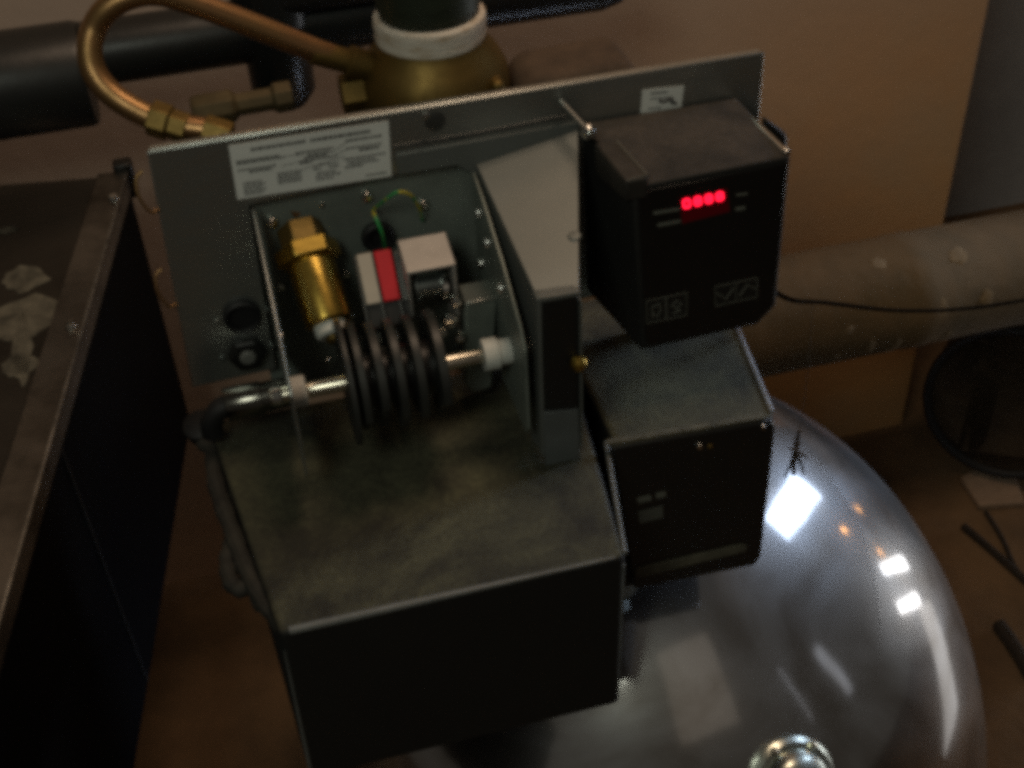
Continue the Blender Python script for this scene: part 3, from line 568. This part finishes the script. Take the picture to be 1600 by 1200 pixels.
# chromed cap on the shoulder of the tank, just entering the frame at the bottom
d = ray(1236, 1222); oo = CAM-TC; A_ = (d.x**2+d.y**2)/TA**2+d.z**2/TB**2; B_ = (oo.x*d.x+oo.y*d.y)/TA**2+oo.z*d.z/TB**2; C_ = (oo.x**2+oo.y**2)/TA**2+oo.z**2/TB**2-1
tt = (-B_-math.sqrt(B_*B_-A_*C_))/A_; P = CAM+d*tt; nn = Vector(((P.x-TC.x)/TA**2, (P.y-TC.y)/TA**2, (P.z-TC.z)/TB**2)).normalized()
cap = MB().lathe([(0, -.02), (.044, -.02), (.044, .004), (.040, .008), (.034, .009), (.033, .016), (.027, .024), (.016, .029), (0, .031)], P, nn, 32).build('cap', mat('satin_cap', (.62, .66, .58), .28, 1, 30, .2), TK)
for a_ in range(6):
    u_ = nn.orthogonal().normalized(); v_ = nn.cross(u_); cc = P+(u_*math.cos(a_*1.047)+v_*math.sin(a_*1.047))*.0395+nn*.0066
    MB().lathe([(.0042, 0), (.0042, .004), (.002, .006), (0, .006)], cc, nn, 6).build('cap_bolt', SHAFT, cap)

# ------------------------------------------------------------------ cabinet at the left
CB = thing('black_cabinet', 'black cabinet with brown stained top and metal edge trim', 'cabinet')
zc = -.25; zl = -.60
e0 = atz(197, 270, zc); e1 = atz(-30, 1065, zc)
dirc = (e1-e0).normalized(); e1 = e0+dirc*1.0; nrm = Vector((-dirc.y, dirc.x, 0))
if nrm.x > 0: nrm = -nrm          # nrm points to the left, into the cabinet
WD = .55
bl = [e0, e1, e1+nrm*WD, e0+nrm*WD]
body = MB().hull8([Vector((p.x, p.y, zl)) for p in bl], [Vector((p.x, p.y, zc-.004)) for p in bl]).build('body', mat('black_lacquer_panel', (.004, .004, .005), .7, 0, 8, .3, spec=.06), CB, bevel=.002)
def pix_y(p):
    d_ = p-CAM; return 600-FPX*d_.dot(U2)/d_.dot(FWD)
kk = min((abs(pix_y(e0+dirc*(i/200))-672), i/200) for i in range(200))[1]
MB().tube([e0+dirc*kk+Z*(-.022)-nrm*.0012, e0+dirc*(kk-.01)+Z*(zl-zc+.01)-nrm*.0012], .0012, 6).build('panel_joint', mat('dull_joint', (.03, .032, .034), .5), body)
TOPM = mat('brown_stained_top', (.020, .016, .012), .45, 0, 9, 0, col2=(.040, .032, .024), ravar=.1, bump=.1, thr=(.4, .75))
i0, i1 = e0+nrm*.030, e1+nrm*.030
tl = [i0+dirc*.006, i1, e1+nrm*(WD-.002), e0+nrm*(WD-.002)+dirc*.006]
top = MB().prism([Vector((p.x, p.y, zc-.0038)) for p in tl], (0, 0, .004)).build('top', TOPM, CB)
TRIM = mat('tarnished_trim', (.25, .22, .19), .40, .8, 14, .5, col2=(.08, .068, .055), ravar=.1, bump=.15, bscale=30)
trim = MB().prism([Vector((p.x, p.y, zc-.0036)) for p in (e0-nrm*.0015, e1-nrm*.0015, i1-nrm*.001, i0-nrm*.001)], (0, 0, .006)).build('edge_trim', TRIM, CB, bevel=.0012)
MB().prism([Vector((p.x, p.y, zc-.020)) for p in (e0-nrm*.0018, e1-nrm*.0018, e1-nrm*.0004, e0-nrm*.0004)], (0, 0, .0162)).build('trim_skirt', TRIM, CB)
MB().tube([e0-nrm*.0016+Z*.0022, e1-nrm*.0016+Z*.0022], .0013, 8).build('worn_edge', mat('bright_worn_edge', (.46, .44, .40), .35, .8, 45, .6, stretch=(1, 1, 1)), trim)
for q in ((178, 311), (112, 511)):
    screw(atz(*q, zc+.0024), .0052, trim, Z, CHROME, 'trim_screw')
MB().box(Vector((e0.x-.012, e0.y-.004, zc-.03)), Vector((e0.x+.008, e0.y+.014, zc+.012))).build('corner_cap', BLACKP, CB, bevel=.003)
STN = mat('dried_plaster_splash', (.20, .18, .135), .9, 0, 40, .7)
for (x, y), rx, ry in (((38, 436), .024, .016), ((44, 497), .034, .024), ((34, 545), .010, .034), ((30, 572), .018, .012), ((12, 360), .010, .004)):
    c = atz(x, y, zc+.0004); mb = MB(); pts = []
    for k in range(18):
        a_ = k/18*2*math.pi; j = random.uniform(.72, 1.15); pts.append((c.x+math.cos(a_)*rx*j, c.y+math.sin(a_)*ry*j*1.5, c.z))
    mb.prism(pts, (0, 0, .0007)).build('plaster_splash', STN, top)
for k in (.1, .9):
    for w_ in (.25, .5):
        p = e0+dirc*k+nrm*w_
        MB().box((p.x-.02, p.y-.02, FLOOR), (p.x+.02, p.y+.02, zl)).build('leg', DARKSTEEL, CB)

# ------------------------------------------------------------------ things on the floor at the right
bkz = FLOOR+.135
bcn = atz(1590, 592, bkz)
BK = thing('rubber_bucket', 'dark rubber bucket lying on its side beside the tan wall end', 'bucket')
axd = (CAM-bcn); axd.z *= .25; axd.normalize()
BKM = mat('dull_dark_rubber', (.085, .058, .036), .8, 0, 25, .4, bump=.2)
bk = MB().lathe([(.118, .09), (.126, .09), (.1155, -.16), (.110, -.17), (0, -.17), (0, -.155), (.100, -.155), (.118, .09)], bcn, axd, 36).build('shell', BKM, BK)
ui = axd.cross(Z).normalized(); vi = ui.cross(axd)
MB().tube([bcn+axd*.09+(ui*math.cos(k/36*2*math.pi)+vi*math.sin(k/36*2*math.pi))*.124 for k in range(36)], .0075, 10, closed=True).build('rim', BLACKR, BK)
for k in range(-4, 5):
    r_ = k*.022; h_ = math.sqrt(max(.0001, .095**2-r_**2))
    MB().tube([bcn+axd*(-.152)+ui*r_-vi*h_, bcn+axd*(-.152)+ui*r_+vi*h_], .003, 6).build('rib', BKM, BK)
FR = mat('pale_broken_tile', (.36, .25, .17), .8, 0, 40, .3)
c = atz(1548, 770, FLOOR)
tag(MB().prism([c+Vector(v) for v in ((-.04, -.03, .001), (.03, -.045, .001), (.05, .02, .001), (.01, .05, .001), (-.035, .035, .001))], (0, 0, .012)).build('broken_tile', FR, None, bevel=.002), 'pale broken tile piece on the floor near the dark bucket', 'rubble')
TW2 = mat('dark_stick', (.035, .025, .018), .9, 0, 40, .4)
for pts, r, lab_ in ((((1505, 822), (1550, 860), (1600, 905), (1660, 960)), .006, 'thin forked dark stick lying on the brown floor below the bucket'), (((1540, 800), (1565, 840), (1585, 885), (1600, 905)), .004, 'short thin dark stick leaning over the forked one on the floor'), (((1560, 975), (1585, 1010), (1615, 1060)), .010, 'thick dark stick end lying on the floor beside the tank')):
    P = [atz(x, y, FLOOR+r) for x, y in pts]
    tag(MB().tube(spline(P, 5), r, 8).build('stick', TW2), lab_, 'stick', 'sticks on the floor')
